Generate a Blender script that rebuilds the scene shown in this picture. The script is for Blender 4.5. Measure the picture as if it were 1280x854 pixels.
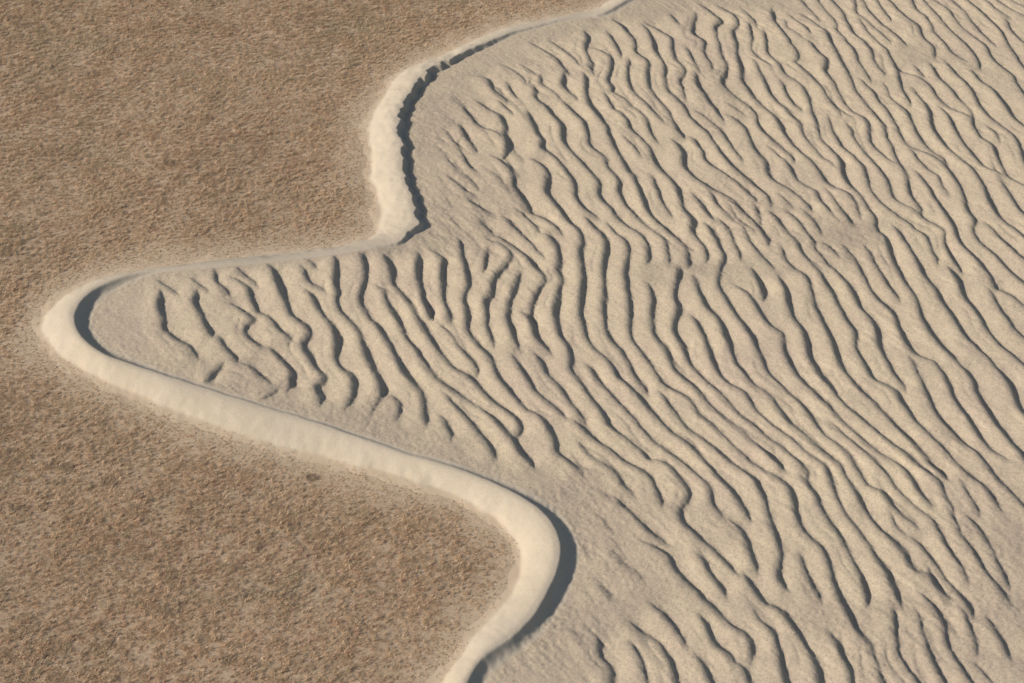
import bpy, math, random
import numpy as np

scene = bpy.context.scene
for o in list(bpy.data.objects):
    bpy.data.objects.remove(o)
R = math.radians

# ------------------------------------------------------------------ camera
CAM_H = 41.0
PITCH = R(45.0)
HFOV = R(38.0)
cam_data = bpy.data.cameras.new("camera")
cam = bpy.data.objects.new("camera", cam_data)
scene.collection.objects.link(cam)
cam.location = (0.0, -CAM_H / math.tan(PITCH), CAM_H)
cam.rotation_euler = (math.pi / 2 - PITCH, 0, 0)
cam_data.sensor_fit = 'HORIZONTAL'
cam_data.angle = HFOV
cam_data.clip_start = 0.5
cam_data.clip_end = 6000
scene.camera = cam

# ------------------------------------------------------------------ sky and sun
SUN_ELEV = R(28.0)
SUN_DIR = R(12.0)           # the way the light travels over the ground, measured from +X
world = bpy.data.worlds.new("World")
scene.world = world
world.use_nodes = True
nt = world.node_tree
nt.nodes.clear()
sky = nt.nodes.new('ShaderNodeTexSky')
sky.sky_type = 'NISHITA'
sky.sun_disc = False
sky.sun_elevation = SUN_ELEV
fx, fy = -math.cos(SUN_DIR), -math.sin(SUN_DIR)      # towards the sun
sky.sun_rotation = math.atan2(fx, fy)
sky.air_density = 1.0
sky.dust_density = 1.5
bg = nt.nodes.new('ShaderNodeBackground')
bg.inputs[1].default_value = 0.078
wo = nt.nodes.new('ShaderNodeOutputWorld')
nt.links.new(sky.outputs[0], bg.inputs[0])
nt.links.new(bg.outputs[0], wo.inputs[0])

sun_data = bpy.data.lights.new("sun", 'SUN')
sun_data.energy = 4.0
sun_data.angle = R(4.0)
sun_data.color = (1.0, 0.945, 0.87)
sun = bpy.data.objects.new("sun", sun_data)
scene.collection.objects.link(sun)
# lamp shines along its -Z
from mathutils import Vector
ldir = Vector((-fx * math.cos(SUN_ELEV), -fy * math.cos(SUN_ELEV), -math.sin(SUN_ELEV)))
sun.rotation_euler = ldir.to_track_quat('-Z', 'Y').to_euler()
sun.location = (-40, 10, 40)

scene.view_settings.view_transform = 'Standard'
scene.view_settings.look = 'None'
scene.view_settings.gamma = 1.0
scene.view_settings.use_curve_mapping = False
scene.view_settings.exposure = 0.66

# ------------------------------------------------------------------ survey: picture point -> ground point
TANH = math.tan(HFOV / 2)
SP, CP = math.sin(PITCH), math.cos(PITCH)


def ground(pts, z):
    """points of the survey photo (1280 x 854) to x, y on the level z"""
    p = np.asarray(pts, float)
    u = (p[:, 0] - 640) / 640 * TANH
    v = (427 - p[:, 1]) / 640 * TANH
    dx = u
    dy = CP + v * SP
    dz = -SP + v * CP
    t = (np.asarray(z) - CAM_H) / dz
    return np.stack([dx * t, -CAM_H / math.tan(PITCH) + dy * t], 1)


def catmull(P, step):
    """resample a polyline of any dimension with a smooth curve"""
    P = np.asarray(P, float)
    if len(P) == 2:
        n = max(2, int(np.linalg.norm(P[1, :2] - P[0, :2]) / step) + 1)
        t = np.linspace(0, 1, n)[:, None]
        return P[0] * (1 - t) + P[1] * t
    Q = np.vstack([2 * P[0] - P[1], P, 2 * P[-1] - P[-2]])
    out = []
    for i in range(1, len(Q) - 2):
        p0, p1, p2, p3 = Q[i - 1], Q[i], Q[i + 1], Q[i + 2]
        n = max(1, int(math.ceil(np.linalg.norm(p2[:2] - p1[:2]) / step)))
        t = (np.arange(n) / n)[:, None]
        out.append(0.5 * (2 * p1 + (p2 - p0) * t + (2 * p0 - 5 * p1 + 4 * p2 - p3) * t * t
                          + (3 * p1 - p0 - 3 * p2 + p3) * t ** 3))
    out.append(P[-1:])
    return np.vstack(out)


def sstep(a, b, x):
    t = np.clip((x - a) / (b - a), 0, 1)
    return t * t * (3 - 2 * t)


def vnoise(x, y, scale, seed):
    """smooth value noise about 0, range about -1..1"""
    rs = np.random.RandomState(seed)
    N = 256
    g = rs.rand(N, N) * 2 - 1
    X, Y = x / scale + 1000.0, y / scale + 1000.0
    xi, yi = np.floor(X).astype(int), np.floor(Y).astype(int)
    tx, ty = X - xi, Y - yi
    tx = tx * tx * (3 - 2 * tx)
    ty = ty * ty * (3 - 2 * ty)
    a, b = g[xi % N, yi % N], g[(xi + 1) % N, yi % N]
    c, d = g[xi % N, (yi + 1) % N], g[(xi + 1) % N, (yi + 1) % N]
    return (a * (1 - tx) + b * tx) * (1 - ty) + (c * (1 - tx) + d * tx) * ty


def fbm(x, y, scale, seed, octaves=3):
    r, a = 0, 1.0
    for k in range(octaves):
        r = r + a * vnoise(x + 3.7 * k, y - 1.9 * k, scale / 2 ** k, seed + k)
        a *= 0.5
    return r


def near_path(x, y, P, extra=None):
    """signed distance to polyline P (positive on its left-hand-down side), arc position and extras there"""
    best = np.full(x.shape, 1e9)
    sgn = np.ones(x.shape)
    idx = np.zeros(x.shape)
    for i in range(len(P) - 1):
        a, b = P[i, :2], P[i + 1, :2]
        d = b - a
        L2 = d @ d
        if L2 < 1e-12:
            continue
        vx, vy = x - a[0], y - a[1]
        t = np.clip((vx * d[0] + vy * d[1]) / L2, 0, 1)
        q = (vx - t * d[0]) ** 2 + (vy - t * d[1]) ** 2
        m = q < best
        best[m] = q[m]
        idx[m] = (i + t)[m]
        sgn[m] = np.where((d[0] * vy - d[1] * vx)[m] >= 0, 1.0, -1.0)
    return np.sqrt(best) * sgn, idx


# ------------------------------------------------------------------ the sand ridge: crest and foot
# crest: x, y in the survey photo, height above the plain, drop behind the crest, raggedness
CREST = [(1010, -120, .6, .05, 0), (880, -60, .6, .08, 0), (820, -22, .6, .12, 0), (784, 0, .6, .14, 0), (755, 16, .6, .13, 0),
         (730, 19.5, .55, .03, 0), (705, 24, .55, .05, .2), (675, 31, .58, .09, .3), (642, 39, .6, .13, .3), (615, 50, .62, .15, .5),
         (585, 62, .65, .18, .8), (562, 74, .65, .20, 1), (540, 84, .68, .22, 1), (530, 95, .7, .24, 1), (520, 106, .7, .25, 1),
         (510, 120, .7, .25, 1), (501, 142, .72, .25, 1), (499, 160, .72, .24, 1), (504, 180, .72, .22, 1), (504, 200, .72, .22, .9),
         (507, 222, .72, .22, .9), (514, 240, .7, .22, .9), (521, 262, .7, .24, 1), (524, 278, .7, .22, 1), (512, 289, .68, .14, .9),
         (496, 302, .62, .10, .6), (470, 307, .58, .0, 0), (440, 313, .55, .0, 0), (400, 318, .55, .0, 0), (330, 327, .55, .0, 0),
         (250, 334, .55, .0, 0), (205, 337, .56, .02, 0), (180, 340, .58, .09, 0), (150, 347, .64, .2, 0), (125, 357, .68, .28, 0),
         (105, 371, .7, .33, 0), (95, 386, .72, .36, 0), (93, 400, .72, .36, 0), (99, 415, .72, .35, 0), (111, 428, .72, .33, 0),
         (130, 441, .7, .28, 0), (160, 452, .68, .2, 0), (200, 466, .64, .12, .1), (247, 481, .6, .09, .2), (310, 501, .58, .07, .2),
         (342, 511, .58, .06, .2), (400, 528, .58, .08, .2), (430, 539, .58, .1, .2), (475, 554, .58, .08, .1), (507, 566, .58, .06, 0),
         (550, 578, .6, .08, 0), (592, 592, .62, .12, 0), (625, 606, .66, .18, 0), (652, 620, .7, .24, 0), (677, 637, .74, .3, 0),
         (694, 659, .76, .36, 0), (701, 684, .78, .4, 0), (697, 710, .78, .42, .1), (683, 742, .76, .42, .1), (664, 772, .74, .38, .1),
         (638, 797, .72, .33, .1), (613, 814, .7, .31, 0), (595, 832, .7, .31, 0), (584, 854, .7, .31, 0), (570, 885, .7, .3, 0),
         (545, 925, .68, .25, 0), (500, 985, .65, .2, 0)]
FOOT = [(990, -135), (860, -72), (795, -24), (762, 0), (740, 13), (699, 21.5), (651, 30.5), (610, 43), (563, 65), (519, 80),
        (492, 98), (470, 134), (460, 157), (463, 190), (464, 221), (474, 251), (474, 282), (466, 295), (444, 303), (400, 311),
        (357, 317), (289, 324), (210, 333), (163, 341), (119, 350), (81, 370), (56, 394), (51, 409), (60, 429), (88, 450),
        (115, 467), (153, 485), (204, 507), (255, 527), (306, 545), (354, 558), (404, 569), (450, 581), (488, 591), (535, 606),
        (573, 621), (610, 641), (637, 663), (648, 686), (650, 710), (641, 735), (624, 761), (593, 796), (566, 830), (551, 854),
        (532, 885), (505, 925), (455, 985)]
c = np.array(CREST, float)
c[:, 2] = 0.10 + 0.62 * c[:, 2]
c[:, 3] *= np.where(c[:, 4] > .4, 1.25, .78)
crest = catmull(np.hstack([ground(c[:, :2], c[:, 2]), c[:, 2:]]), 0.35)
foot = catmull(ground(FOOT, 0.05), 0.35)

# ------------------------------------------------------------------ the ripples: each line runs along the dark lee
# blocks of an enlarged survey sheet: origin, then strength and points (4 sheet units to a photo pixel)
RIPPLES = """
T 480 0
.35 480,375 520,390 545,440 615,500
.4 580,510 632,558
.35 615,410 640,440 665,475
.8 480,510 530,550 575,575 600,620 605,660 615,700 620,740 610,775
.2 400,540 430,580 480,625 550,660 575,680
.2 305,655 345,700 370,720
.3 385,630 410,680 440,715 465,750
.3 400,770 430,825 455,840
.65 575,790 610,815 640,840 660,880 655,920 690,980 735,1040
.25 600,320 650,350 690,385 710,410
.35 705,330 745,360
.4 745,215 800,250 860,290 890,330 920,360
.5 900,380 890,420 920,450 960,490
.4 840,210 880,235 930,270 970,315
.35 790,380 795,415 850,460 880,490
.7 760,440 765,490 800,525 840,570 880,610 890,650 895,700 930,740 970,780 1000,820 1070,900 1080,970 1130,1030 1190,1100 1260,1145 1310,1190 1330,1240 1325,1300
.6 725,560 745,620 765,670 790,700 790,740 850,775 885,815 920,860 950,910 965,980 1000,1030 1065,1080
.55 910,515 950,560 1000,610 1020,660 1025,710 1060,745 1110,785 1120,830 1170,900 1175,950 1220,1030 1290,1100 1360,1155 1410,1200 1425,1250 1430,1300
.5 1010,165 1020,200 1010,240 1030,290 1045,320
.35 1030,335 1045,365
.72 1005,375 1015,420 1020,500 1060,560 1120,630 1130,680 1170,750 1225,850 1250,880 1290,970 1320,1040 1360,1090 1430,1150 1500,1210 1520,1250 1530,1320
T 720 0
.6 90,235 140,260 180,290 170,360 160,400 180,440
.4 150,470 165,510 180,530
.4 165,170 195,215 225,270
.55 200,105 250,150 295,200 300,260 360,305 350,360 365,430 400,480 450,540 490,600 515,650 540,680
.6 265,305 260,370 270,430 310,480 360,530 400,570 435,605
.45 190,455 240,490 270,525 320,560 355,610 370,660 405,700
.6 185,540 240,580 275,640 330,690 375,740 395,790 430,845 490,900 515,950 540,1030 585,1100 580,1140 620,1200 650,1250 655,1300
.25 240,680 290,735 320,775
.6 345,130 380,190 395,250 440,320 435,380 455,440 500,490 545,530 570,580 640,640 700,720 750,790 810,845 900,920 960,970 985,1020
.45 370,120 420,150 480,190 480,250 500,295 540,345 515,400 530,440 550,480
.3 490,80 515,110
.4 555,240 580,290 620,350
.45 600,70 590,120 590,165 640,200 640,260 670,310 685,345
.7 600,365 610,420 650,470 685,520 740,595
.5 640,30 690,70 725,105 700,130 715,200 725,270 755,325 750,370 735,405 760,440 800,480 860,530 905,575 910,620 950,670 1000,715 1060,760 1090,795
.65 720,30 780,70 815,115 790,160 805,220 805,270 825,330 840,400 870,460 920,515 980,570 1020,630 1060,690 1120,750 1180,800 1215,845 1245,900 1290,930 1330,945
.5 610,555 660,590 720,640 760,690 800,750 830,790
.55 770,570 830,620 870,690 900,755 950,810 960,850 990,890 1060,930 1120,980 1175,1035
.2 770,520 830,565
.75 500,710 530,750 540,800 545,830 600,880 670,930 740,960 800,1005 840,1060 900,1110 940,1160 965,1200
.55 590,695 630,745 650,800 720,845 790,895 860,960 900,995
.35 870,120 880,180 875,240 900,280 970,320
.5 895,310 935,380 960,440 1000,500 1060,565 1110,605 1130,660 1170,715 1230,780 1280,820
.45 945,150 955,210 960,260 1010,310 1050,370 1120,420 1160,480 1175,540 1205,620 1230,690 1290,760 1340,815
.5 1035,415 1060,475 1090,525 1120,550
.2 820,40 870,80 900,120
.5 980,55 990,100 1050,170 1090,230 1110,270 1110,295
.25 965,735 1010,775 1050,805
T 960 0
.25 85,100 110,140 165,180
.3 110,75 165,120 210,160
.5 215,215 240,250 290,295 280,350 320,400 350,450 385,510 430,555 490,600 505,660 525,720 580,775 630,810
.4 140,310 180,350 230,395 270,440 290,480 340,540 365,575
.25 160,0 220,55 260,95
.3 235,-20 290,50 330,90 350,135
.5 180,75 240,115 290,160 320,215 355,280 385,340 410,390 440,455 500,525 560,600 590,670 625,740 655,800 690,870 700,940 735,1000 765,1045
.45 300,-20 370,50 400,115 430,165 480,210 520,260 530,300 560,350 575,370
.4 340,145 390,200 430,250 455,310 490,370 510,400
.3 430,-10 440,60 490,100 540,145 590,190 610,210
.35 460,105 500,160 550,210 600,255 630,310 650,390 670,450 710,515
.4 465,-20 510,60 560,110 620,155 690,220
.4 530,-20 580,55 610,95
.45 600,-10 650,45 700,90 750,130 770,180 820,230 835,280
.45 820,330 860,390 910,435 950,490 1010,545 1025,590 1030,630 1060,680 1120,720 1155,790 1200,875 1240,900 1290,925
.4 700,-20 740,45 790,90 820,130 830,160 880,210 920,260 980,295
.45 755,-20 830,60 880,115 930,165 990,220 1050,290 1070,340
.5 800,-20 900,45 935,90 980,140 1040,190 1095,230 1120,280 1170,330 1235,380 1255,430 1300,500
.4 890,-20 980,50 1020,100 1070,160 1130,215
.5 975,-20 1050,45 1110,95 1170,160 1200,210 1240,280 1310,365
.35 1055,-20 1140,45 1200,80
.4 1190,100 1230,160 1310,240
.35 1110,-20 1200,35 1310,95
.3 1180,-20 1320,50
.6 1035,360 1060,400 1120,440 1160,490 1200,545 1240,590 1310,645
.6 905,320 935,360 990,410 1035,470 1060,520 1110,580 1180,630 1230,670 1265,720 1285,790
.35 1105,635 1140,665 1160,700
.6 865,540 910,590 935,640 980,710 1030,770 1090,835 1150,860
.4 645,345 700,365 760,390 810,430 850,490 910,535 1000,580
.6 730,450 770,500 800,550 810,600 830,650 880,715 940,770 1030,850 1080,920 1120,1020 1160,1080 1220,1130 1310,1200
.5 670,530 700,560 720,610 760,690 810,740 870,780 890,800
.55 470,405 520,450 550,500 600,550 640,620 665,680 710,730 800,765 860,805 910,850 950,910 985,970 1000,1040 1040,1095 1030,1140 1070,1210 1140,1270 1200,1340 1260,1400 1310,1440
.45 720,755 760,800 800,840 850,875 870,920 900,960
.25 580,430 610,490 660,530
.5 405,625 430,680 470,740 525,800 570,855 600,900 620,960 650,995 720,1040 790,1090 850,1130 880,1160 885,1220 930,1300 965,1350
.55 310,590 330,650 370,720 430,780 465,820 490,870 520,940 580,1010 650,1065 710,1110 740,1140 790,1180 815,1240 840,1300
.25 740,340 770,370
T 160 300
.3 155,205 200,235 240,265
.65 165,270 150,330 175,390 190,440 240,490 300,520 345,570
.4 335,210 390,250
.85 345,270 335,310 370,370 390,430 415,465
.85 465,490 500,535 545,590
.4 475,625 420,670 380,715
.4 430,150 440,200 480,240 500,270
.35 525,115 560,155 620,200 635,215
.6 530,190 600,240 620,290 655,350 710,380 760,440 810,485
.65 525,325 600,370 630,400 590,440 615,490 670,525
.8 725,545 770,600 815,650 820,710 810,740
.35 580,620 640,660 710,715
.8 675,100 720,150 750,220 790,300 820,370 890,425 910,465 890,500 875,520 900,580 940,640 985,690 945,735 970,780 970,800
.3 885,95 930,130
.55 875,145 900,205 965,250
.68 905,265 950,340 1010,420 1040,490 1045,580 1075,640 1120,680 1130,760 1105,820
.75 1035,70 1045,130 1035,210 1055,260 1045,300 1080,370 1140,440 1180,540 1220,630 1280,755
.72 1155,45 1185,120 1185,200 1165,290 1200,370 1290,500 1350,600 1380,670 1440,730 1475,780 1485,860 1500,910
.3 750,740 700,780 650,800
T 480 200
.78 10,480 40,560 50,610 100,680 150,770 220,880 300,980 340,1030 420,1080 500,1160 580,1230 650,1285 680,1330 670,1370
.72 -15,640 0,660 30,740 90,840 120,900 170,960 220,1040 270,1100 350,1150 440,1210 530,1280 600,1360 640,1400 680,1460 740,1515
.75 180,475 170,550 185,620 200,700 230,770
.4 270,460 310,495
.75 303,500 295,560 300,640 310,720 335,800
.7 390,410 400,480 420,560 430,620 405,690 410,770 425,850 470,920 530,990 570,1080 630,1150 700,1230 770,1275 820,1330 860,1390 865,1450 920,1500 985,1550
.45 520,450 505,540
.7 545,400 600,430 635,470 620,520 560,590 540,660 505,700 515,770 525,830 550,910
.68 690,570 650,650 620,730 625,800 650,870 675,930
.65 590,385 660,435 720,485 770,550 805,605 770,650 740,740 740,810 770,890 825,955
.45 610,290 650,335 710,385 760,430 795,470
.7 825,375 870,430 880,500 860,540 890,590 870,680 860,770 880,860 920,930 930,980 930,1040 980,1110 1040,1190 1100,1260 1130,1320 1200,1380 1260,1430 1325,1485
.6 1125,320 1160,360 1215,400 1230,470 1200,560 1220,660 1225,760 1240,880 1290,960 1350,1040 1410,1130 1490,1170 1540,1210 1590,1280 1660,1340 1740,1410 1820,1490 1890,1545 1990,1610 2040,1700 2070,1800 2130,1880 2200,1950 2230,2030 2260,2130 2290,2220 2340,2300 2400,2390
.72 760,0 800,30 820,70 815,160 870,230 910,290 970,350 990,400 980,480 1000,570 990,670 990,770 1005,870 1050,940 1100,980 1140,1030 1160,1080 1220,1130 1280,1190 1330,1250 1400,1320 1480,1390 1560,1460 1640,1540 1730,1640 1790,1720 1830,1790
.74 1015,290 1050,340 1100,390 1110,450 1100,540 1105,640 1100,750 1115,850 1130,890 1180,950 1220,1010 1250,1070 1310,1145
.45 670,255 720,295 770,345
.45 740,260 800,290 850,325 885,360
.25 330,85 380,130 440,165
.3 430,200 500,240 540,265
.35 410,70 470,130
.25 480,300 540,360
.3 700,770 740,800
T 720 200
.65 370,630 385,700 380,800 400,880 460,970 490,1040 550,1100 630,1170 680,1230 740,1290 820,1350 900,1420 960,1470 1030,1530
.65 525,550 510,600 500,680 515,740 490,820 495,860 530,930 570,1010 630,1080 710,1150 760,1200 830,1280 900,1330 1030,1440 1100,1500 1150,1550 1165,1580
.68 605,590 620,650 650,730 710,790 745,870 790,970 830,1050 890,1120 960,1170 1010,1240 1060,1300 1140,1370 1200,1430 1260,1480 1320,1530 1360,1600 1410,1680 1460,1760 1510,1830 1580,1890 1630,1960 1690,2050 1760,2090 1820,2160 1870,2210
.6 595,790 640,880 670,970 720,1070 790,1130 850,1170 890,1230 960,1300 1030,1350 1110,1420 1190,1490 1240,1540 1270,1610 1310,1690 1360,1790 1420,1860 1480,1940 1520,2020 1560,2090 1600,2170 1620,2210
.5 595,170 640,240 690,290
.6 660,320 700,380 720,430 740,480 725,560 720,620 750,690 800,770 860,860 900,920 940,1000 960,1050 1010,1110 1080,1180 1160,1270 1230,1360 1300,1420 1360,1480 1410,1550 1460,1620 1520,1660 1580,1730 1640,1780 1700,1830
.45 680,165 720,230 780,290 830,330 870,400 920,460 985,530
.5 730,305 770,360 800,430 820,480
.55 385,80 415,150 440,210 480,265
.45 900,230 925,295
.75 890,550 915,610 940,680
.55 820,640 890,700 925,760 970,820 1030,860 1045,900 1040,950 1080,1030 1140,1120 1220,1200 1290,1270 1360,1330 1430,1400 1520,1470 1600,1520 1660,1580 1710,1650 1770,1720
.68 1025,590 1055,660 1085,770 1140,850 1160,930 1180,1000 1230,1090 1300,1170 1380,1250 1460,1320 1540,1390 1620,1450 1700,1520 1760,1560
.6 1130,560 1170,620 1200,720 1235,800 1280,890 1305,990 1360,1080 1440,1160 1520,1240 1600,1330 1680,1410 1760,1490 1840,1570
.4 1030,170 1075,220
.5 1070,260 1130,320 1170,370 1195,410
.4 1140,250 1190,295 1225,350
.58 985,260 1040,330 1100,400 1140,470 1200,540 1255,630 1300,700 1350,790 1400,860 1410,950 1450,1030 1490,1090 1580,1145 1640,1220 1710,1310 1790,1390 1860,1460 1930,1540 1970,1580 2030,1620 2080,1680 2120,1730
.45 1040,440 1060,500 1100,550
T 960 200
.5 110,20 140,80 190,120 240,150 260,195 310,245
.4 300,150 340,200 380,260 420,310
.4 385,150 430,200 460,270
.62 360,0 375,60 400,110 460,160 500,220 540,280 550,340 595,390 610,460 650,540 710,640 750,710 765,780 820,870 870,935 930,990
.68 650,340 690,400 730,470 780,570 830,640 880,720 930,790 980,870 1050,940 1120,1010 1180,1090 1230,1170 1260,1240 1310,1300
.7 750,60 790,110 840,190 890,260 930,330 970,410 1030,470 1080,540 1120,600 1140,640
.55 1175,115 1220,180 1260,240 1310,300
.55 1100,315 1150,370 1200,420 1310,510
.72 910,550 950,610 980,680 1040,760 1120,870 1180,940 1240,990 1310,1050
.55 1110,660 1150,730 1200,800 1250,855 1310,900
.5 1150,645 1220,680 1310,745
.6 390,430 440,490 470,560 510,640 570,710 630,770 680,890 740,965 820,1000 860,1050 900,1120 940,1200 1000,1290 1060,1380 1120,1450 1180,1490
.6 500,440 540,520 590,610 650,690
.62 350,560 400,620 440,700 500,770 540,830 560,930 600,1000 640,1070 685,1135
.25 290,420 340,470
.25 230,430 290,510 330,540
T 960 400
.3 0,670 60,730
.6 720,200 760,280 800,360 840,450 900,530 960,600 1040,660 1100,730 1150,790 1220,860 1320,960
.75 970,230 1010,280 1050,370 1100,460 1160,540 1220,610 1290,700
.4 330,530 380,580 450,640 530,710 590,770 650,850 720,920 820,1000 870,1080 920,1170 960,1230 1000,1300
T 960 580
.6 170,70 230,150 280,250 340,340 400,430 450,520 480,600 495,690
.4 820,0 880,50
.45 780,30 850,90 890,160 930,230
.5 970,100 1010,170 1050,230
.5 740,380 790,440 830,500 880,560 940,630 1000,700 1030,750
.45 930,270 970,350 1030,440 1080,520 1140,600 1200,670
.45 1010,270 1070,330 1110,400 1150,480 1190,560 1210,600
.5 170,460 190,520 220,600 260,670
.3 610,250 640,310 690,350
T 640 580
.6 350,-100 400,-40 460,0 520,50 560,100 600,140
.7 330,-210 380,-160 460,-100 530,-40 600,5 660,30 700,70 725,130 750,190
.65 690,-30 770,0 830,60 880,110 885,170 850,225 860,290 930,360 990,410 1040,460 1110,530
.55 380,-490 430,-420 490,-360 560,-280 640,-190 720,-110 800,-50 860,0 940,60 990,110 1010,190 1060,260
.6 1115,295 1160,350 1190,420 1230,530
.62 745,-350 800,-280 870,-200 950,-130 1050,-50 1100,0 1200,70 1250,150 1280,220 1295,280 1330,370 1350,450 1340,570 1370,610
.45 540,180 600,240 650,290 690,340 770,385
.45 700,400 780,450 810,510 850,570 920,640 1000,710 1060,770 1130,830
.55 945,475 990,550 1030,600 1060,640
.5 1175,565 1220,640 1260,680
T 640 700
.65 435,405 450,470 490,530 505,610 500,700
.45 600,420 640,480 665,560 700,670
.55 600,310 660,360 730,410 780,480 810,560 850,690
.4 710,230 770,290 820,350 870,420
.55 960,300 990,370 1030,430 1100,500
.55 1130,340 1180,390 1195,490
.6 1150,540 1190,610 1210,680
.6 930,480 970,540 1000,610 1020,690
.35 1210,250 1240,300 1280,340
T 960 700
.65 0,210 70,260 130,340 190,430 230,520 250,615 250,700
.6 0,330 40,400 60,510 90,610 100,700
.6 320,380 370,470 410,550 440,690
.5 510,400 540,480 580,640 600,700
.45 630,260 640,330 650,440 690,530 780,690
.4 760,290 790,400 820,510 870,600 910,700
.5 790,190 850,270 890,370 920,460 970,540 1060,700
.35 980,270 1020,360 1040,450
.35 1100,290 1150,390 1200,480
.3 1050,530 1150,640
T 400 380
.35 530,0 550,50
.45 610,110 660,160 720,240 770,300 780,335
.55 635,460 690,530 750,600 830,690 875,755
.4 610,570 640,620 655,660
.5 370,460 400,500 395,560
.3 320,440 265,530
.65 970,265 1020,350 1080,430 1150,500 1220,555
.65 1085,260 1130,340 1190,410 1250,485 1330,575
"""
SAND_Z = 0.36
lines = []
ox = oy = 0
for row in RIPPLES.strip().split("\n"):
    w = row.split()
    if w[0] == 'T':
        ox, oy = float(w[1]), float(w[2])
        continue
    P = np.array([[float(v) for v in q.split(',')] for q in w[1:]]) / 4 + (ox, oy)
    lines.append((float(w[0]), P))


def tail(P, strength, rs):
    """where a ripple runs out of the surveyed sheet it goes on for a few metres"""
    P = [tuple(p) for p in P]
    for end in (0, -1):
        x, y = P[end]
        if x > 1278 or y < -2 or y > 856:
            a = np.array(P[end])
            b = np.array(P[end + 1] if end == 0 else P[-2])
            d = (a - b) / max(1e-6, np.linalg.norm(a - b))
            q = a + d * 45 + rs.randn(2) * 3
            r = q + d * 45 + rs.randn(2) * 4
            if end == 0:
                P = [tuple(r), tuple(q)] + P
            else:
                P = P + [tuple(q), tuple(r)]
    return P


rs = np.random.RandomState(5)
ripple_paths = []
for s, P in lines:
    P = np.array(tail(P, s, rs))
    G = catmull(ground(P, SAND_Z + 0.02), 0.12)
    d0, d1 = G[0] - G[min(3, len(G) - 1)], G[-1] - G[max(-4, -len(G))]
    ext = 0.38
    G = np.vstack([G[0] + d0 / np.linalg.norm(d0) * ext * np.array([[1.0], [.66], [.33]]), G,
                   G[-1] + d1 / np.linalg.norm(d1) * ext * np.array([[.33], [.66], [1.0]])])
    ripple_paths.append((s, G))

# ------------------------------------------------------------------ height of the plain and of the sand
def plain_height(x, y):
    return 0.05 * fbm(x, y, 7.0, 21, 3) + 0.012 * fbm(x, y, 0.9, 31, 2)


DX, DY = 0.045, 0.05
X0, X1, Y0, Y1 = -24.0, 36.0, -20.5, 36.0
gx = np.arange(X0, X1, DX)
gy = np.arange(Y0, Y1, DY)
NX, NY = len(gx), len(gy)
GX, GY = np.meshgrid(gx, gy)                # [row y][col x]

# a coarse pass tells which part of the grid is needed
cs = 8
CX, CY = GX[::cs, ::cs], GY[::cs, ::cs]
csB, _ = near_path(CX, CY, foot)
depth = (CY + CAM_H / math.tan(PITCH)) * CP + CAM_H * SP
half = depth * TANH


def edge_dist(px, py):
    """metres to the edge of the finely modelled sheet, positive inside"""
    dep_ = (py + CAM_H / math.tan(PITCH)) * CP + CAM_H * SP
    return np.minimum(np.minimum(dep_ * TANH + 6.0 - np.abs(px), py + 19.5), 34.5 - py)


def skirt_height(px, py):
    w_ = 1.3 * vnoise(px, py, 5, 133) + .5 * vnoise(px, py, 1.7, 137)
    ph = ((px * .83 + py * .52) * 5.4 + 2.4 * w_) / (2 * math.pi)
    ph = ph - np.floor(ph)
    saw = np.where(ph < .8, ph / .8, (1 - ph) / .2)
    saw = saw * saw * (3 - 2 * saw) * .5 + saw * .5
    return 0.29 + 0.05 * fbm(px, py, 5, 131, 2) + .13 * saw * np.clip(.75 + .6 * vnoise(px, py, 3.3, 135), .15, 1.2)


need_c = (csB > -2.4) & (edge_dist(CX, CY) > -.3)
need = np.repeat(np.repeat(need_c, cs, 0), cs, 1)[:NY, :NX]
ii = np.where(need.ravel())[0]
x, y = GX.ravel()[ii], GY.ravel()[ii]

sB, _ = near_path(x, y, foot)
sC, iC = near_path(x, y, crest)
i0 = np.clip(iC.astype(int), 0, len(crest) - 2)
tt = (iC - i0)[:, None]
att = crest[i0, 2:] * (1 - tt) + crest[i0 + 1, 2:] * tt
hc, drop, rag = att[:, 0], att[:, 1], att[:, 2]
sB = sB + 0.07 * fbm(x, y, 0.9, 41, 4)
sCn = sC + rag * (0.10 * fbm(x, y, 0.36, 51, 3)) + 0.012 * fbm(x, y, 0.35, 52, 2)

zp = plain_height(x, y)
hc = hc + 0.03 * fbm(x, y, 3.0, 61, 2)
# outer apron
apron = zp + 0.07 * np.exp(np.minimum(sB, 0) / 0.45) - 0.035 - 0.05 * sstep(0.55, 1.5, -sB) + 0.012 * fbm(x, y, .5, 71, 3)
# slip face between foot and crest
dB, dC = np.maximum(sB, 0), np.maximum(-sCn, 0)
u = dB / np.maximum(dB + dC, 1e-5)
prof = np.sin(u * math.pi / 2) * .75 + u * .25 - .05 * sstep(.8, 1, u)
prof = prof * (.7 + .3 * sstep(0, .15, u))
face = (zp + 0.035) * (1 - u) + hc * prof + u * (1 - u) * (.05 * fbm(x, y, 1.6, 63, 3) + .02 * fbm(x, y, .3, 65, 2))
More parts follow.
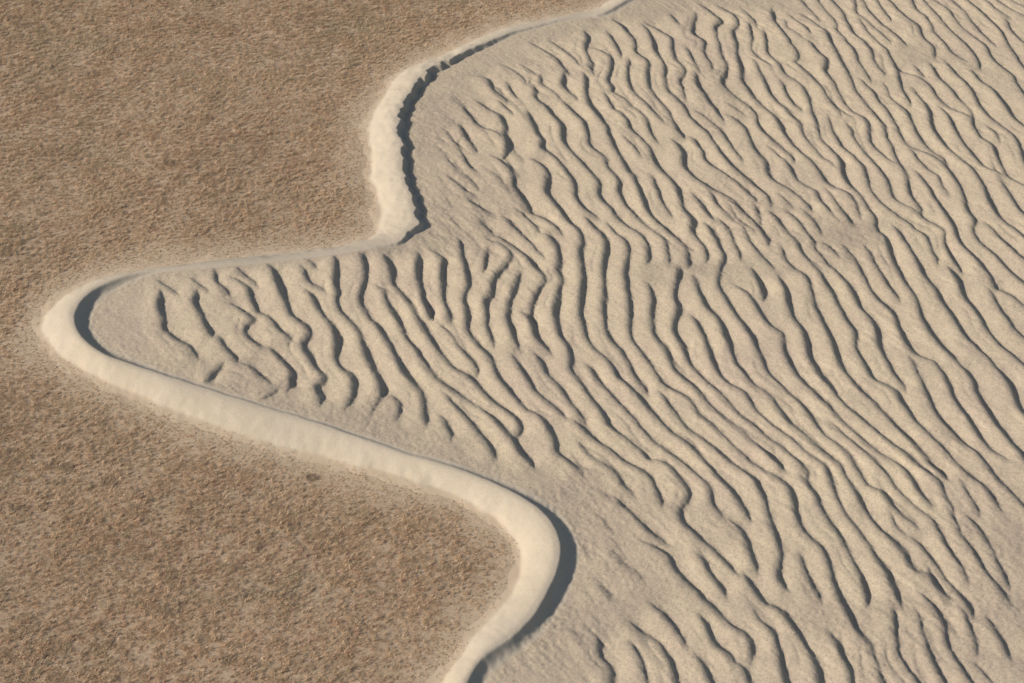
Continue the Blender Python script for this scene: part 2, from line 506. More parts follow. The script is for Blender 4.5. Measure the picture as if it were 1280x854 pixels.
# behind the crest
wl = np.maximum(drop, 0.02) / np.tan(R(29) + R(34) * np.clip(rag * 1.3, 0, 1))
tl = np.clip(sCn / wl, 0, 1)
lee = hc * .95 - drop * (1 - (1 - tl) ** (2.1 - .9 * np.clip(rag * 1.3, 0, 1)))
lvl = hc * .95 - drop
far = SAND_Z + 0.05 * fbm(x, y, 9.0, 81, 2)
k = 1 - np.exp(-np.maximum(sCn - wl, 0) / 2.2)
inner = np.where(sCn < wl, lee, lvl * (1 - k) + far * k)
z = np.where(sCn > 0, inner, np.where(sB > 0, face, apron))
ZF = np.full(NY * NX, np.nan)
ZF[ii] = z
SC = np.full(NY * NX, -99.0)
SC[ii] = sCn
WL = np.zeros(NY * NX)
WL[ii] = wl
SB = np.full(NY * NX, -99.0)
SB[ii] = sB
Z = ZF.reshape(NY, NX)
SC = SC.reshape(NY, NX)
WL = WL.reshape(NY, NX)
SB = SB.reshape(NY, NX)

# ripples are added one by one; every grid point remembers the ripple it belongs to
OWN = np.full((NY, NX), -1, int)
COST = np.full((NY, NX), 1e9)
ADD = np.zeros((NY, NX))
WARPX = 0.027 * fbm(GX, GY, 0.5, 91, 3) + 0.05 * vnoise(GX, GY, 1.6, 93)
WARPY = 0.027 * fbm(GX, GY, 0.5, 95, 3) + 0.05 * vnoise(GX, GY, 1.6, 97)
REACH = 0.85
LEAN = R(42) + R(6) * fbm(GX, GY, 0.7, 98, 3) + R(4) * vnoise(GX, GY, 2.6, 99)
STRONG = 0.97 + .20 * fbm(GX, GY, 1.3, 87, 3)
H_MAX = 0.30
# faint secondary ripples on the backs of the main ones, and in the smooth strip inside the ridge
rs = np.random.RandomState(19)
faint = []
for s, P in ripple_paths:
    if len(P) < 14:
        continue
    for _ in range(2 if len(P) > 50 else 1):
        if rs.rand() < .35:
            continue
        n_ = rs.randint(9, max(10, min(34, len(P) - 3)))
        a_ = rs.randint(0, len(P) - n_ + 1)
        Q = P[a_:a_ + n_]
        t_ = np.gradient(Q, axis=0)
        t_ /= np.linalg.norm(t_, axis=1, keepdims=True) + 1e-9
        off = rs.uniform(.32, .55) + .06 * np.sin(np.arange(n_) * .35 + rs.rand() * 6)
        faint.append((rs.uniform(.035, .07), Q + np.stack([t_[:, 1], -t_[:, 0]], 1) * off[:, None]))
for _ in range(60):
    ux, uy = (rs.uniform(535, 640), rs.uniform(80, 290)) if rs.rand() < .6 else (rs.uniform(690, 800), rs.uniform(610, 800))
    L_ = rs.uniform(14, 45)
    q_ = [(ux, uy), (ux + L_ * .36, uy + L_ * .3), (ux + L_ * .7, uy + L_ * .72), (ux + L_, uy + L_ * 1.15)]
    faint.append((rs.uniform(.035, .075), catmull(ground(q_, SAND_Z), .15)))
for n, (s, P) in enumerate(ripple_paths + faint):
    a = np.array([P[:, 0].min(), P[:, 1].min()]) - REACH - .15
    b = np.array([P[:, 0].max(), P[:, 1].max()]) + REACH + .15
    c0, c1 = max(0, int((a[0] - X0) / DX)), min(NX, int((b[0] - X0) / DX) + 1)
    r0, r1 = max(0, int((a[1] - Y0) / DY)), min(NY, int((b[1] - Y0) / DY) + 1)
    if c1 - c0 < 2 or r1 - r0 < 2:
        continue
    wx = GX[r0:r1, c0:c1] + WARPX[r0:r1, c0:c1]
    wy = GY[r0:r1, c0:c1] + WARPY[r0:r1, c0:c1]
    # rough pass: only the points within reach of the line
    best = np.full(wx.shape, 1e9)
    for p in P[::4].tolist() + [P[-1].tolist()]:
        best = np.minimum(best, (wx - p[0]) ** 2 + (wy - p[1]) ** 2)
    m = best < (REACH + 0.35) ** 2
    sd, ti = near_path(wx[m], wy[m], P)
    L = len(P) - 1
    step = np.linalg.norm(np.diff(P, axis=0), axis=1).mean()
    arc = ti * step
    total = L * step
    e = min(0.55, total * 0.35)
    amp = sstep(-.05, e, arc) * sstep(-.05, e, total - arc)
    wob = 0.92 + 0.22 * np.sin(arc * 1.9 + n * 2.1) * np.cos(arc * .83 + n)
    d = H_MAX * (0.36 + 0.64 * s) * amp * wob * STRONG[r0:r1, c0:c1][m]
    if n >= len(ripple_paths):
        d = s * amp * wob
    d = np.maximum(d, 0)
    wlee = np.maximum(d, .02) / np.tan(LEAN[r0:r1, c0:c1][m] + R(9) * (1 - s))
    s0 = -0.15 * (s ** .8)
    q = sd - s0
    t_in = np.clip(-q / REACH, 0, 1)
    t_out = np.clip((q - wlee) / REACH, 0, 1)
    f = np.where(q < 0, 0.5 * (1 - t_in) ** 1.6,
                 np.where(q < wlee, 0.5 - (.55 * q / wlee + .45 * sstep(0, 1, q / wlee)), -0.5 * (1 - t_out) ** 1.6))
    ADD[r0:r1, c0:c1][m] += d * f
    if n >= len(ripple_paths):
        continue
    cost = np.where(q < 0, -q, np.where(q < wlee + .05, 0.0, 9.0)) + np.where((ti <= 0) | (ti >= L), .3, 0)
    cost = np.where((cost < 0.95), cost, 1e9)
    sub = COST[r0:r1, c0:c1]
    osub = OWN[r0:r1, c0:c1]
    full = np.full(wx.shape, 1e9)
    full[m] = cost
    t = full < sub
    sub[t] = full[t]
    osub[t] = n
fade = sstep(0.0, 0.55, SC - WL)
Z = Z + ADD * fade


def blur(A, passes):
    for _ in range(passes):
        B = A.copy()
        B[1:-1] = .25 * A[:-2] + .5 * A[1:-1] + .25 * A[2:]
        Cc = B.copy()
        Cc[:, 1:-1] = .25 * B[:, :-2] + .5 * B[:, 1:-1] + .25 * B[:, 2:]
        A = np.where(np.isnan(Cc), A, Cc)
    return A


Z = blur(Z, 1)
# wind rounds the crests and leaves the troughs as they are
for rad, part in ((2, .85), (9, .75), (20, .5)):
    soft = blur(Z, rad)
    Z = np.where(SC > WL + .3, Z - part * np.maximum(Z - soft, 0), Z)
soft = blur(Z, 5)
TROUGH = np.clip((soft - Z) / 0.022, 0, 1) * sstep(.2, .7, SC - WL)
Z = Z + 0.35 * np.maximum(soft - Z, 0) * (TROUGH > 0)
# patches of coarse, trampled-looking sand
COARSE = np.zeros_like(GX)
for ux, uy, ur in [(1130, 800, 150), (1035, 765, 90), (1265, 720, 110), (1240, 610, 60), (930, 250, 70), (1050, 300, 75), (735, 640, 100), (790, 740, 90),
                   (560, 150, 70), (600, 250, 80), (900, 110, 60), (1180, 560, 50), (860, 330, 40), (330, 470, 60), (470, 520, 60), (700, 800, 90)]:
    gp = ground([(ux, uy), (ux + ur, uy), (ux, uy - ur)], SAND_Z)
    rx, ry = gp[1, 0] - gp[0, 0], gp[2, 1] - gp[0, 1]
    q = ((GX - gp[0, 0]) / rx) ** 2 + ((GY - gp[0, 1]) / ry) ** 2
    COARSE = np.maximum(COARSE, np.exp(-q * 1.6))
COARSE = sstep(.25, .85, COARSE + .35 * fbm(GX, GY, 1.2, 141, 4))
inside = sstep(0.05, 0.6, SC)
ca, sa = math.cos(R(-52)), math.sin(R(-52))
FINE = (0.006 * fbm(GX, GY, 0.15, 101, 2) + 0.005 * fbm(GX, GY, 0.5, 105, 2)
        + 0.010 * fbm((GX * ca + GY * sa) * .25, -GX * sa + GY * ca, 0.17, 107, 2) * (0.4 + 0.6 * sstep(-.2, .6, vnoise(GX, GY, 3.0, 109))))
ROUGH = fbm(GX, GY, 0.13, 111, 2)
Z = Z + FINE * (0.25 + 0.75 * inside) + ROUGH * inside * (0.012 * TROUGH + 0.007 * COARSE)
Z = Z + ROUGH * 0.007 * sstep(.04, .22, SC) * (1 - sstep(.2, .9, SC - WL))

# towards its edge the sheet runs out into the plainer sand around it
EDGE = sstep(.3, 4.6, edge_dist(GX, GY) + .5 * vnoise(GX, GY, 2.0, 139))
EDGE = np.where(SC > 1.5, EDGE, 1.0)
Z = Z * EDGE + skirt_height(GX, GY) * (1 - EDGE)

# normals of the whole sheet, so that neighbouring pieces meet without a seam
Zf = np.where(np.isnan(Z), 0.4, Z)
ny_, nx_ = np.gradient(Zf, DY, DX)
NRM = np.stack([-nx_, -ny_, np.ones_like(Zf)], -1)
NRM /= np.linalg.norm(NRM, axis=-1, keepdims=True)
valid = ~np.isnan(Z)

# ------------------------------------------------------------------ materials
def new_mat(name):
    m = bpy.data.materials.new(name)
    m.use_nodes = True
    t = m.node_tree
    bs = t.nodes['Principled BSDF']
    bs.inputs['Roughness'].default_value = 0.95
    bs.inputs['Specular IOR Level'].default_value = 0.12
    return m, t, bs


def N(t, kind, **kw):
    n = t.nodes.new(kind)
    for k_, v in kw.items():
        if k_.startswith('i_'):
            key = k_[2:]
            key = int(key) if key.isdigit() else key.replace('_', ' ')
            n.inputs[key].default_value = v
        else:
            setattr(n, k_, v)
    return n


def noise(t, co, scale, detail=4.0, rough=.55, dist=0.0):
    n = N(t, 'ShaderNodeTexNoise', i_Scale=scale, i_Detail=detail, i_Roughness=rough, i_Distortion=dist)
    t.links.new(co, n.inputs['Vector'])
    return n.outputs['Fac']


def ramp(t, fac, stops):
    r = t.nodes.new('ShaderNodeValToRGB')
    cr = r.color_ramp
    while len(cr.elements) < len(stops):
        cr.elements.new(0.5)
    for e_, (p, col) in zip(cr.elements, stops):
        e_.position = p
        e_.color = (*col, 1)
    t.links.new(fac, r.inputs[0])
    return r.outputs[0]


def mix(t, fac, a, b, mode='MIX'):
    m = t.nodes.new('ShaderNodeMix')
    m.data_type = 'RGBA'
    m.blend_type = mode
    for sock, v in ((m.inputs[0], fac), (m.inputs[6], a), (m.inputs[7], b)):
        if isinstance(v, (int, float)):
            sock.default_value = v
        elif isinstance(v, tuple):
            sock.default_value = (*v, 1)
        else:
            t.links.new(v, sock)
    return m.outputs[2]


def math_(t, op, a, b=None):
    m = t.nodes.new('ShaderNodeMath')
    m.operation = op
    for sock, v in zip(m.inputs, (a, b)):
        if v is None:
            continue
        if isinstance(v, (int, float)):
            sock.default_value = v
        else:
            t.links.new(v, sock)
    return m.outputs[0]


def obj_co(t):
    return t.nodes.new('ShaderNodeNewGeometry').outputs['Position']


def bump(t, bs, h, strength, dist):
    b = N(t, 'ShaderNodeBump', i_Strength=strength, i_Distance=dist)
    t.links.new(h, b.inputs['Height'])
    t.links.new(b.outputs[0], bs.inputs['Normal'])


# rippled sand: pinkish to yellowish beige with coarse darker grains
m_sand, t, bs = new_mat("rippled_sand")
co = obj_co(t)
broad = noise(t, co, 0.16, 3)
base = ramp(t, broad, [(.3, (.378, .304, .217)), (.5, (.382, .310, .216)), (.7, (.358, .285, .210))])
mid = noise(t, co, 1.3, 5, .6)
base = mix(t, ramp(t, mid, [(.45, (0, 0, 0)), (.75, (1, 1, 1))]), base, (.345, .272, .202))
at = N(t, 'ShaderNodeAttribute', attribute_name='coarse')
base = mix(t, math_(t, 'MULTIPLY', at.outputs['Fac'], .65), base, (.318, .254, .186))
grain = noise(t, co, 14.0, 4, .75)
base = mix(t, .55, base, ramp(t, grain, [(.3, (.42, .40, .39)), (.5, (1, 1, 1)), (.7, (1.3, 1.29, 1.27))]), 'MULTIPLY')
t.links.new(base, bs.inputs['Base Color'])
mp = N(t, 'ShaderNodeMapping')
mp.inputs['Rotation'].default_value = (0, 0, R(52))
mp.inputs['Scale'].default_value = (.22, 1, 1)
t.links.new(co, mp.inputs[0])
streak = noise(t, mp.outputs[0], 7.0, 5, .65, .4)
hgt = math_(t, 'ADD', math_(t, 'MULTIPLY', streak, .9), math_(t, 'ADD', noise(t, co, 13.0, 5, .7), math_(t, 'MULTIPLY', noise(t, co, 30.0, 3, .7), .5)))
bump(t, bs, hgt, .45, .024)

# clean pale sand of the ridge; its foot is mixed with the litter of the plain
m_ridge, t, bs = new_mat("pale_ridge_sand")
co = obj_co(t)
base = ramp(t, noise(t, co, .5, 4), [(.3, (.375, .312, .228)), (.6, (.392, .328, .247)), (.8, (.382, .314, .228))])
grain = noise(t, co, 16.0, 4, .75)
base = mix(t, .35, base, ramp(t, grain, [(.28, (.62, .6, .58)), (.5, (1, 1, 1)), (.72, (1.15, 1.15, 1.15))]), 'MULTIPLY')
at = N(t, 'ShaderNodeAttribute', attribute_name='litter')
lit = math_(t, 'ADD', at.outputs['Fac'], math_(t, 'MULTIPLY', math_(t, 'SUBTRACT', noise(t, co, 3.5, 6, .7), .5), 1.3))
lit = ramp(t, lit, [(.3, (0, 0, 0)), (.75, (1, 1, 1))])
base = mix(t, lit, base, (.405, .312, .215))
t.links.new(base, bs.inputs['Base Color'])
bump(t, bs, noise(t, co, 12.0, 5, .7), .4, .022)

# soil and matted litter of the plain
m_soil, t, bs = new_mat("litter_soil")
co = obj_co(t)
mp = N(t, 'ShaderNodeMapping')
mp.inputs['Rotation'].default_value = (0, 0, R(-20))
mp.inputs['Scale'].default_value = (.45, 1.5, 1)
t.links.new(co, mp.inputs[0])
st = mp.outputs[0]
base = ramp(t, noise(t, st, 3.0, 7, .7, .6), [(.22, (.24, .165, .11)), (.45, (.345, .248, .165)), (.6, (.375, .275, .185)), (.8, (.45, .34, .235))])
patch = noise(t, co, .35, 4, .6)
base = mix(t, ramp(t, patch, [(.42, (0, 0, 0)), (.75, (.4, .4, .4))]), base, (.32, .245, .165))
at = N(t, 'ShaderNodeAttribute', attribute_name='blown')
bl = math_(t, 'ADD', at.outputs['Fac'], math_(t, 'MULTIPLY', math_(t, 'SUBTRACT', noise(t, st, 1.6, 6, .7), .5), .5))
base = mix(t, ramp(t, bl, [(.25, (0, 0, 0)), (.9, (1, 1, 1))]), base, (.41, .315, .215))
t.links.new(base, bs.inputs['Base Color'])
bump(t, bs, noise(t, st, 5.0, 6, .75), .9, .08)

# dry grass: the tone of each tuft comes with the tuft
m_grass, t, bs = new_mat("dry_grass")
at = N(t, 'ShaderNodeAttribute', attribute_name='tone', attribute_type='INSTANCER')
oi = t.nodes.new('ShaderNodeNewGeometry')
v = ramp(t, oi.outputs['Random Per Island'], [(0, (.6, .6, .6)), (.7, (1, 1, 1)), (1, (1.5, 1.45, 1.35))])
base = mix(t, 1.0, at.outputs['Color'], v, 'MULTIPLY')
t.links.new(base, bs.inputs['Base Color'])
bs.inputs['Roughness'].default_value = .8
tr = t.nodes.new('ShaderNodeBsdfTranslucent')
t.links.new(base, tr.inputs[0])
mx = t.nodes.new('ShaderNodeMixShader')
mx.inputs[0].default_value = .5
t.links.new(bs.outputs[0], mx.inputs[1])
t.links.new(tr.outputs[0], mx.inputs[2])
t.links.new(mx.outputs[0], t.nodes['Material Output'].inputs[0])

# ------------------------------------------------------------------ meshes cut from the sheet
def link(o, parent=None):
    scene.collection.objects.link(o)
    if parent:
        o.parent = parent
    return o


FACE_OK = valid[:-1, :-1] & valid[1:, :-1] & valid[:-1, 1:] & valid[1:, 1:]
VFLAT = np.stack([GX.ravel(), GY.ravel(), Z.ravel()], 1)
NFLAT = NRM.reshape(-1, 3)


def piece(name, rows, cols, mat, attr=None):
    """one mesh of the sheet's cells rows, cols"""
    v0 = rows * NX + cols
    quads = np.stack([v0, v0 + 1, v0 + NX + 1, v0 + NX], 1)
    used, inv = np.unique(quads.ravel(), return_inverse=True)
    me = bpy.data.meshes.new(name)
    nq = len(quads)
    me.vertices.add(len(used))
    me.vertices.foreach_set('co', VFLAT[used].astype(np.float32).ravel())
    me.loops.add(nq * 4)
    me.loops.foreach_set('vertex_index', inv.astype(np.int32).ravel())
    me.polygons.add(nq)
    me.polygons.foreach_set('loop_start', np.arange(0, nq * 4, 4, dtype=np.int32))
    me.polygons.foreach_set('use_smooth', np.ones(nq, bool))
    me.update(calc_edges=True)
    me.normals_split_custom_set_from_vertices(NFLAT[used].astype(np.float32))
    if attr is not None:
        a_ = me.attributes.new(attr[0], 'FLOAT', 'POINT')
        a_.data.foreach_set('value', attr[1].ravel()[used].astype(np.float32))
    me.materials.append(mat)
    return bpy.data.objects.new(name, me)


rr, cc = np.where(FACE_OK)
own_f = OWN[rr, cc].copy()
sc_f, wl_f, sb_f = SC[rr, cc], WL[rr, cc], SB[rr, cc]
is_ridge = (sc_f < wl_f + 0.08) & (sb_f > -2.1)
is_sand = sc_f >= wl_f + 0.08
n_surv = len(ripple_paths)
own_f[(own_f >= n_surv) | ~is_sand] = -1
own_f[(fade[rr, cc] < .5)] = -1

ridge = link(piece("sand_ridge", rr[is_ridge], cc[is_ridge], m_ridge, ("litter", np.clip(1 - (SB + 0.25) / .5, 0, 1))))
ridge["kind"] = "structure"
ridge["label"] = "pale smooth winding sand ridge between the brown grass plain and the rippled sand"

m0 = is_sand & (own_f < 0)
sand = piece("rippled_sand", rr[m0], cc[m0], m_sand, ("coarse", COARSE))
link(sand)
sand["kind"] = "structure"
sand["label"] = "beige sand sheet covered with dark-edged wind ripples inside the pale ridge"
order = np.argsort(own_f, kind='stable')
so = own_f[order]
for n in range(n_surv):
    a, b = np.searchsorted(so, n), np.searchsorted(so, n + 1)
    if b - a < 20:
        continue
    idx = order[a:b]
    o = piece("ripple", rr[idx], cc[idx], m_sand, ("coarse", COARSE))
    link(o, sand)

# ------------------------------------------------------------------ ground: plain around and far away
def grid_obj(name, xs, ys, zf, mat, keep=None, attr=None):
    AX, AY = np.meshgrid(xs, ys)
    zz = zf(AX.ravel(), AY.ravel())
    n_, m_ = len(xs), len(ys)
    r_, c_ = np.meshgrid(np.arange(m_ - 1), np.arange(n_ - 1), indexing='ij')
    v0 = (r_ * n_ + c_).ravel()
    if keep is not None:
        kv = keep(AX.ravel(), AY.ravel())
        v0 = v0[kv[v0] | kv[v0 + 1] | kv[v0 + n_] | kv[v0 + n_ + 1]]
    q = np.stack([v0, v0 + 1, v0 + n_ + 1, v0 + n_], 1)
    used, inv = np.unique(q.ravel(), return_inverse=True)
    co_ = np.stack([AX.ravel(), AY.ravel(), zz], 1)[used]
    me = bpy.data.meshes.new(name)
    me.vertices.add(len(used))
    me.vertices.foreach_set('co', co_.astype(np.float32).ravel())
    me.loops.add(len(q) * 4)
    me.loops.foreach_set('vertex_index', inv.astype(np.int32).ravel())
    me.polygons.add(len(q))
    me.polygons.foreach_set('loop_start', np.arange(0, len(q) * 4, 4, dtype=np.int32))
    me.polygons.foreach_set('use_smooth', np.ones(len(q), bool))
    me.update(calc_edges=True)
    if attr is not None:
        a_ = me.attributes.new(attr[0], 'FLOAT', 'POINT')
        a_.data.foreach_set('value', attr[1](co_[:, 0], co_[:, 1]).astype(np.float32))
    me.materials.append(mat)
    return bpy.data.objects.new(name, me)


def foot_dist(px, py):
    d_, _ = near_path(px, py, foot)
    return d_


TIP = ground([(30, 425), (250, 560), (20, 470)], 0.0)


def tip_sand(px, py):
    q_ = ((px - TIP[0, 0]) / 3.6) ** 2 + ((py - TIP[0, 1]) / 3.2) ** 2
    r_ = ((px - TIP[1, 0]) / 4.0) ** 2 + ((py - TIP[1, 1]) / 2.2) ** 2
    return np.maximum(.62 * np.exp(-q_), .45 * np.exp(-r_)) * (1 + .4 * fbm(px, py, 1.5, 191, 3))


def blown(px, py):
    d_ = foot_dist(px, py)
    return np.maximum(np.exp(np.minimum(d_, 0) / 1.7), tip_sand(px, py))


def coarse_plain(px, py):
    d_ = np.hypot(px, py - 3)
    k_ = sstep(24, 60, d_)
    inside_ = sstep(0.2, 0.6, foot_dist(px, py)) * (1 - k_)
    return plain_height(px, py) * (1 - k_) - 0.12 * inside_ - 0.06 * k_


def stretch(lo, hi, step, far_):
    near = np.arange(lo, hi, step)
    g = [step * 1.35 ** k_ for k_ in range(1, 40)]
    up = hi + np.cumsum(g)
    up = up[up < far_]
    dn = lo - np.cumsum(g)
    dn = dn[dn > -far_]
    return np.concatenate([dn[::-1], near, up])


plain = grid_obj("ground", stretch(-30, 10, .2, 3000), stretch(-20, 31, .2, 3000), coarse_plain, m_soil, attr=("blown", blown))
plain["kind"] = "structure"
link(plain)

# sand beyond the detailed sheet, out to the right
def low_skirt(px, py):
    return skirt_height(px, py) - .04 * sstep(.1, .8, edge_dist(px, py)) - .008


outer = grid_obj("outer_sand", np.concatenate([np.arange(8, 60, .2), np.arange(60, 400, 8)]),
                 np.concatenate([np.arange(-200, -40, 8), np.arange(-40, 60, .2), np.arange(60, 400, 8)]),
                 low_skirt, m_sand,
                 keep=lambda px, py: (foot_dist(px, py) > 3) & (edge_dist(px, py) < 1.0))
outer["kind"] = "structure"
link(outer)

# ------------------------------------------------------------------ dry grass
def blade_mesh(name, seed, n_blades, length, lean, spread):
    r = random.Random(seed)
    V, F = [], []
    for _ in range(n_blades):
        bx_, by_ = r.gauss(0, spread), r.gauss(0, spread * .7)
        ang = r.gauss(0, .9)
        L = length * r.uniform(.5, 1.2)
        w = r.uniform(.005, .010)
        le = lean * r.uniform(.5, 1.2)
        dx_, dy_ = math.cos(ang), math.sin(ang)
        px_, py_ = -dy_ * w, dx_ * w
        hx = L * math.sin(min(le, 1.45))
        hz = L * math.cos(min(le, 1.45))
        b = len(V)
        V += [(bx_ - px_, by_ - py_, -.02), (bx_ + px_, by_ + py_, -.02),
              (bx_ + dx_ * hx * .45 + px_ * .8, by_ + dy_ * hx * .45 + py_ * .8, hz * .75),
              (bx_ + dx_ * hx * .45 - px_ * .8, by_ + dy_ * hx * .45 - py_ * .8, hz * .75),
              (bx_ + dx_ * hx, by_ + dy_ * hx, hz * (.95 if r.random() < .6 else .7))]
        F += [(b, b + 1, b + 2, b + 3), (b + 3, b + 2, b + 4)]
    me = bpy.data.meshes.new(name)
    me.from_pydata(V, [], F)
    me.materials.append(m_grass)
    return me


tufts = bpy.data.collections.new("tuft_shapes")
for k_ in range(6):
    me = blade_mesh("tuft", 300 + k_, 16 + 3 * (k_ % 3), (.2, .24, .17, .27, .22, .3)[k_], (1.25, 1.36, 1.2, 1.4, 1.3, 1.2)[k_], (.07, .1, .06, .12, .09, .05)[k_])
    tufts.objects.link(bpy.data.objects.new("tuft", me))

rs = np.random.RandomState(77)
DENS = 125
ax0, ax1, ay0, ay1 = -31.0, 17.0, -20.5, 38
cnt = int((ax1 - ax0) * (ay1 - ay0) * DENS)
px = rs.uniform(ax0, ax1, cnt)
py = rs.uniform(ay0, ay1, cnt)
dep = (py + CAM_H / math.tan(PITCH)) * CP + CAM_H * SP
k_ = np.abs(px) < dep * TANH + 5.5
px, py = px[k_], py[k_]
# distance to the ridge's foot from a coarse table
txs, tys = np.arange(ax0 - 1, ax1 + 1, .2), np.arange(ay0 - 1, ay1 + 1, .2)
TX, TY = np.meshgrid(txs, tys)
FD = foot_dist(TX, TY)
fd = FD[np.clip(((py - tys[0]) / .2 + .5).astype(int), 0, len(tys) - 1), np.clip(((px - txs[0]) / .2 + .5).astype(int), 0, len(txs) - 1)]
clump = fbm(px, py, 1.1, 151, 3)
prob = sstep(-.5, .7, -fd + .5 * fbm(px, py, 1.4, 155, 2)) * (0.9 + .1 * clump)
k_ = (rs.rand(len(px)) < prob) & (fd < 0.08)
px, py, fd, clump = px[k_], py[k_], fd[k_], clump[k_]
n_t = len(px)
pz = plain_height(px, py) + 0.04 * np.exp(fd / .45)
# tones: brown, red-brown, grey-green, straw in drifts
f1 = .5 * fbm(px * .6, py * 1.3, 2.2, 161, 3)
f2 = .6 * fbm(px * .5, py * 1.2, 1.3, 171, 3)
pal = np.array([(.53, .395, .262), (.50, .352, .238), (.465, .382, .262), (.64, .505, .355), (.33, .265, .195)])
wts = np.stack([np.ones(n_t) * 1.1, np.exp(1.6 * f1), np.exp(-1.5 * f1 + .9 * f2) * .75, .28 + .25 * np.exp(-f2) + 1.6 * np.exp(fd / 1.2), .16 * np.exp(1.8 * f2 - .4)], 1)
wts[:, 4] *= sstep(.5, 2.5, -fd)
wts /= wts.sum(1, keepdims=True)
pick = (wts.cumsum(1) > rs.rand(n_t)[:, None]).argmax(1)
tone = pal[pick] * rs.uniform(.85, 1.15, (n_t, 1))
dust = np.clip(np.maximum(np.exp((fd + .1) / 1.3), tip_sand(px, py)), 0, 1)[:, None] * .95
tone = tone * (1 - dust) + np.array((.60, .47, .33)) * rs.uniform(.85, 1.15, (n_t, 1)) * dust
rot = np.zeros((n_t, 3))
rot[:, 2] = R(12) + .55 * fbm(px, py, 3, 181, 2) + rs.randn(n_t) * .55 + np.where(rs.rand(n_t) < .18, math.pi, 0)
scl = rs.uniform(.32, .68, n_t) * (1 + .2 * clump) * (.3 + .7 * sstep(-.1, 2.2, -fd))

gm = bpy.data.meshes.new("dry_grass")
gm.vertices.add(n_t)
gm.vertices.foreach_set('co', np.stack([px, py, pz], 1).astype(np.float32).ravel())
a_ = gm.attributes.new('tone', 'FLOAT_COLOR', 'POINT')
a_.data.foreach_set('color', np.hstack([tone, np.ones((n_t, 1))]).astype(np.float32).ravel())
a_ = gm.attributes.new('rot', 'FLOAT_VECTOR', 'POINT')
a_.data.foreach_set('vector', rot.astype(np.float32).ravel())
a_ = gm.attributes.new('scl', 'FLOAT', 'POINT')
a_.data.foreach_set('value', scl.astype(np.float32))
a_ = gm.attributes.new('shape', 'INT', 'POINT')
a_.data.foreach_set('value', rs.randint(0, 6, n_t).astype(np.int32))
grass = link(bpy.data.objects.new("dry_grass", gm))
grass["kind"] = "stuff"
grass["label"] = "short matted brown dry grass covering the plain left of the sand ridge"
ng = bpy.data.node_groups.new("grass_scatter", 'GeometryNodeTree')
ng.interface.new_socket("Geometry", in_out='INPUT', socket_type='NodeSocketGeometry')
ng.interface.new_socket("Geometry", in_out='OUTPUT', socket_type='NodeSocketGeometry')
gi, go = ng.nodes.new('NodeGroupInput'), ng.nodes.new('NodeGroupOutput')
iop = ng.nodes.new('GeometryNodeInstanceOnPoints')
ci = ng.nodes.new('GeometryNodeCollectionInfo')
ci.inputs['Collection'].default_value = tufts
ci.inputs['Separate Children'].default_value = True
ci.inputs['Reset Children'].default_value = True


def named(nm, ty):
    n_ = ng.nodes.new('GeometryNodeInputNamedAttribute')
    n_.data_type = ty
    n_.inputs['Name'].default_value = nm
    return n_.outputs['Attribute']


ng.links.new(gi.outputs[0], iop.inputs['Points'])
ng.links.new(ci.outputs[0], iop.inputs['Instance'])
iop.inputs['Pick Instance'].default_value = True
ng.links.new(named('shape', 'INT'), iop.inputs['Instance Index'])
ng.links.new(named('rot', 'FLOAT_VECTOR'), iop.inputs['Rotation'])
ng.links.new(named('scl', 'FLOAT'), iop.inputs['Scale'])
ng.links.new(iop.outputs[0], go.inputs[0])
md = grass.modifiers.new("scatter", 'NODES')
md.node_group = ng

# ------------------------------------------------------------------ darker tussocks standing singly on the plain
m_tus, t, bs = new_mat("dark_tussock")
gn = t.nodes.new('ShaderNodeNewGeometry')
base = ramp(t, gn.outputs['Random Per Island'], [(0, (.34, .26, .18)), (.5, (.41, .31, .21)), (.85, (.46, .345, .235)), (1, (.56, .43, .30))])
t.links.new(base, bs.inputs['Base Color'])
tr = t.nodes.new('ShaderNodeBsdfTranslucent')
t.links.new(base, tr.inputs[0])
mx = t.nodes.new('ShaderNodeMixShader')
mx.inputs[0].default_value = .45
t.links.new(bs.outputs[0], mx.inputs[1])
t.links.new(tr.outputs[0], mx.inputs[2])
t.links.new(mx.outputs[0], t.nodes['Material Output'].inputs[0])


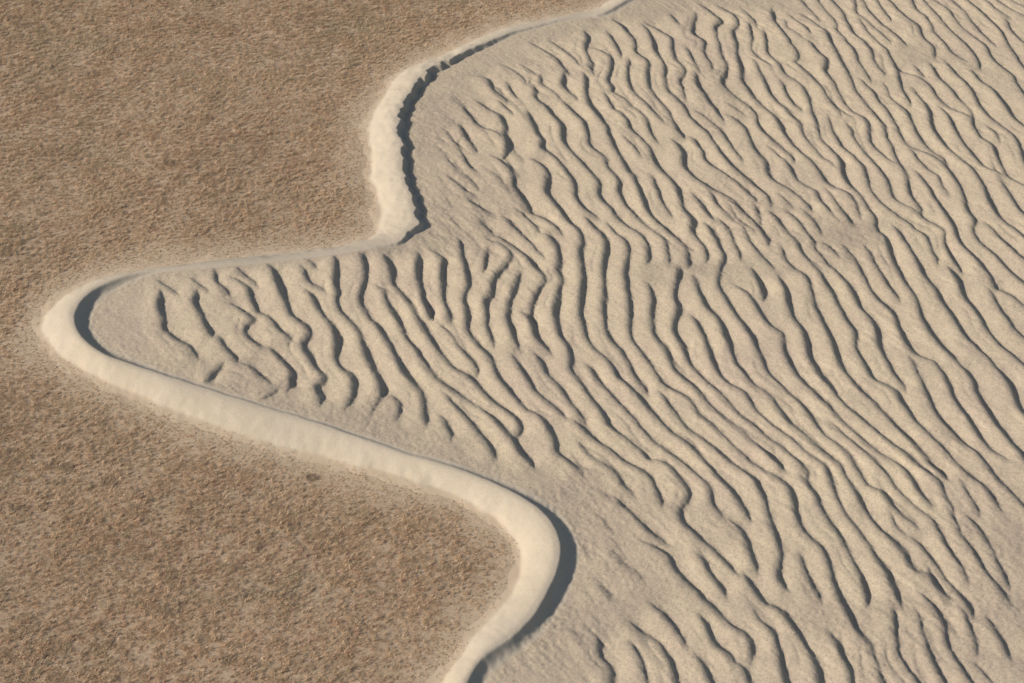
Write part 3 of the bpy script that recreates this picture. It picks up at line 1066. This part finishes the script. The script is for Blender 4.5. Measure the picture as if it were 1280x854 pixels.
def tussock_mesh(seed, rad, high):
    r = random.Random(seed)
    V, F = [], []
    for _ in range(150):
        a_ = r.uniform(0, 2 * math.pi)
        q_ = rad * math.sqrt(r.random()) * .55
        bx_, by_ = q_ * math.cos(a_) * 1.3, q_ * math.sin(a_) * .8
        o_ = a_ + r.gauss(0, .7)
        L = r.uniform(.5, 1.1) * high
        out = r.uniform(.2, .9) * rad
        w = r.uniform(.006, .012)
        dx_, dy_ = math.cos(o_), math.sin(o_)
        b = len(V)
        V += [(bx_ + dy_ * w, by_ - dx_ * w, -.03), (bx_ - dy_ * w, by_ + dx_ * w, -.03),
              (bx_ + dx_ * out * .5 - dy_ * w, by_ + dy_ * out * .5 + dx_ * w, L),
              (bx_ + dx_ * out * .5 + dy_ * w, by_ + dy_ * out * .5 - dx_ * w, L),
              (bx_ + dx_ * out, by_ + dy_ * out, L * .75)]
        F += [(b, b + 1, b + 2, b + 3), (b + 3, b + 2, b + 4)]
    me_ = bpy.data.meshes.new("tussock")
    me_.from_pydata(V, [], F)
    me_.materials.append(m_tus)
    return me_


for k_, (ux, uy, rad, lab) in enumerate([
        (134, 601, .30, "largest darker tussock in the grass below the ridge's left tip"),
        (82, 584, .24, "small dark tussock just left of the largest dark tussock below the ridge tip"),
        (17, 634, .24, "dark tussock at the far left edge of the lower grass plain"),
        (204, 765, .24, "round darker tussock in the middle of the lower grass plain's bottom third"),
        (282, 826, .22, "dark tussock closest to the bottom edge of the photo, in the brown grass"),
        (388, 596, .22, "dark tussock close under the pale ridge in the lower grass plain"),
        (365, 656, .20, "dark tussock in the lower grass plain, next below the one under the ridge"),
        (115, 92, .34, "widest dark tussock in the upper grass plain, far from the ridge"),
        (210, 205, .26, "dark tussock in the upper grass plain between the widest tussock and the ridge")]):
    gp = ground([(ux, uy)], 0.0)
    o_ = link(bpy.data.objects.new("tussock", tussock_mesh(900 + k_, rad, .05 + .08 * rad)))
    o_.location = (gp[0, 0], gp[0, 1], float(plain_height(gp[:, 0], gp[:, 1])[0]))
    o_["label"] = lab
    o_["category"] = "grass tussock"
    o_["group"] = "dark tussocks on the grass plain"
print("tufts", n_t, "sheet faces", len(rr), "ripples", n_surv)
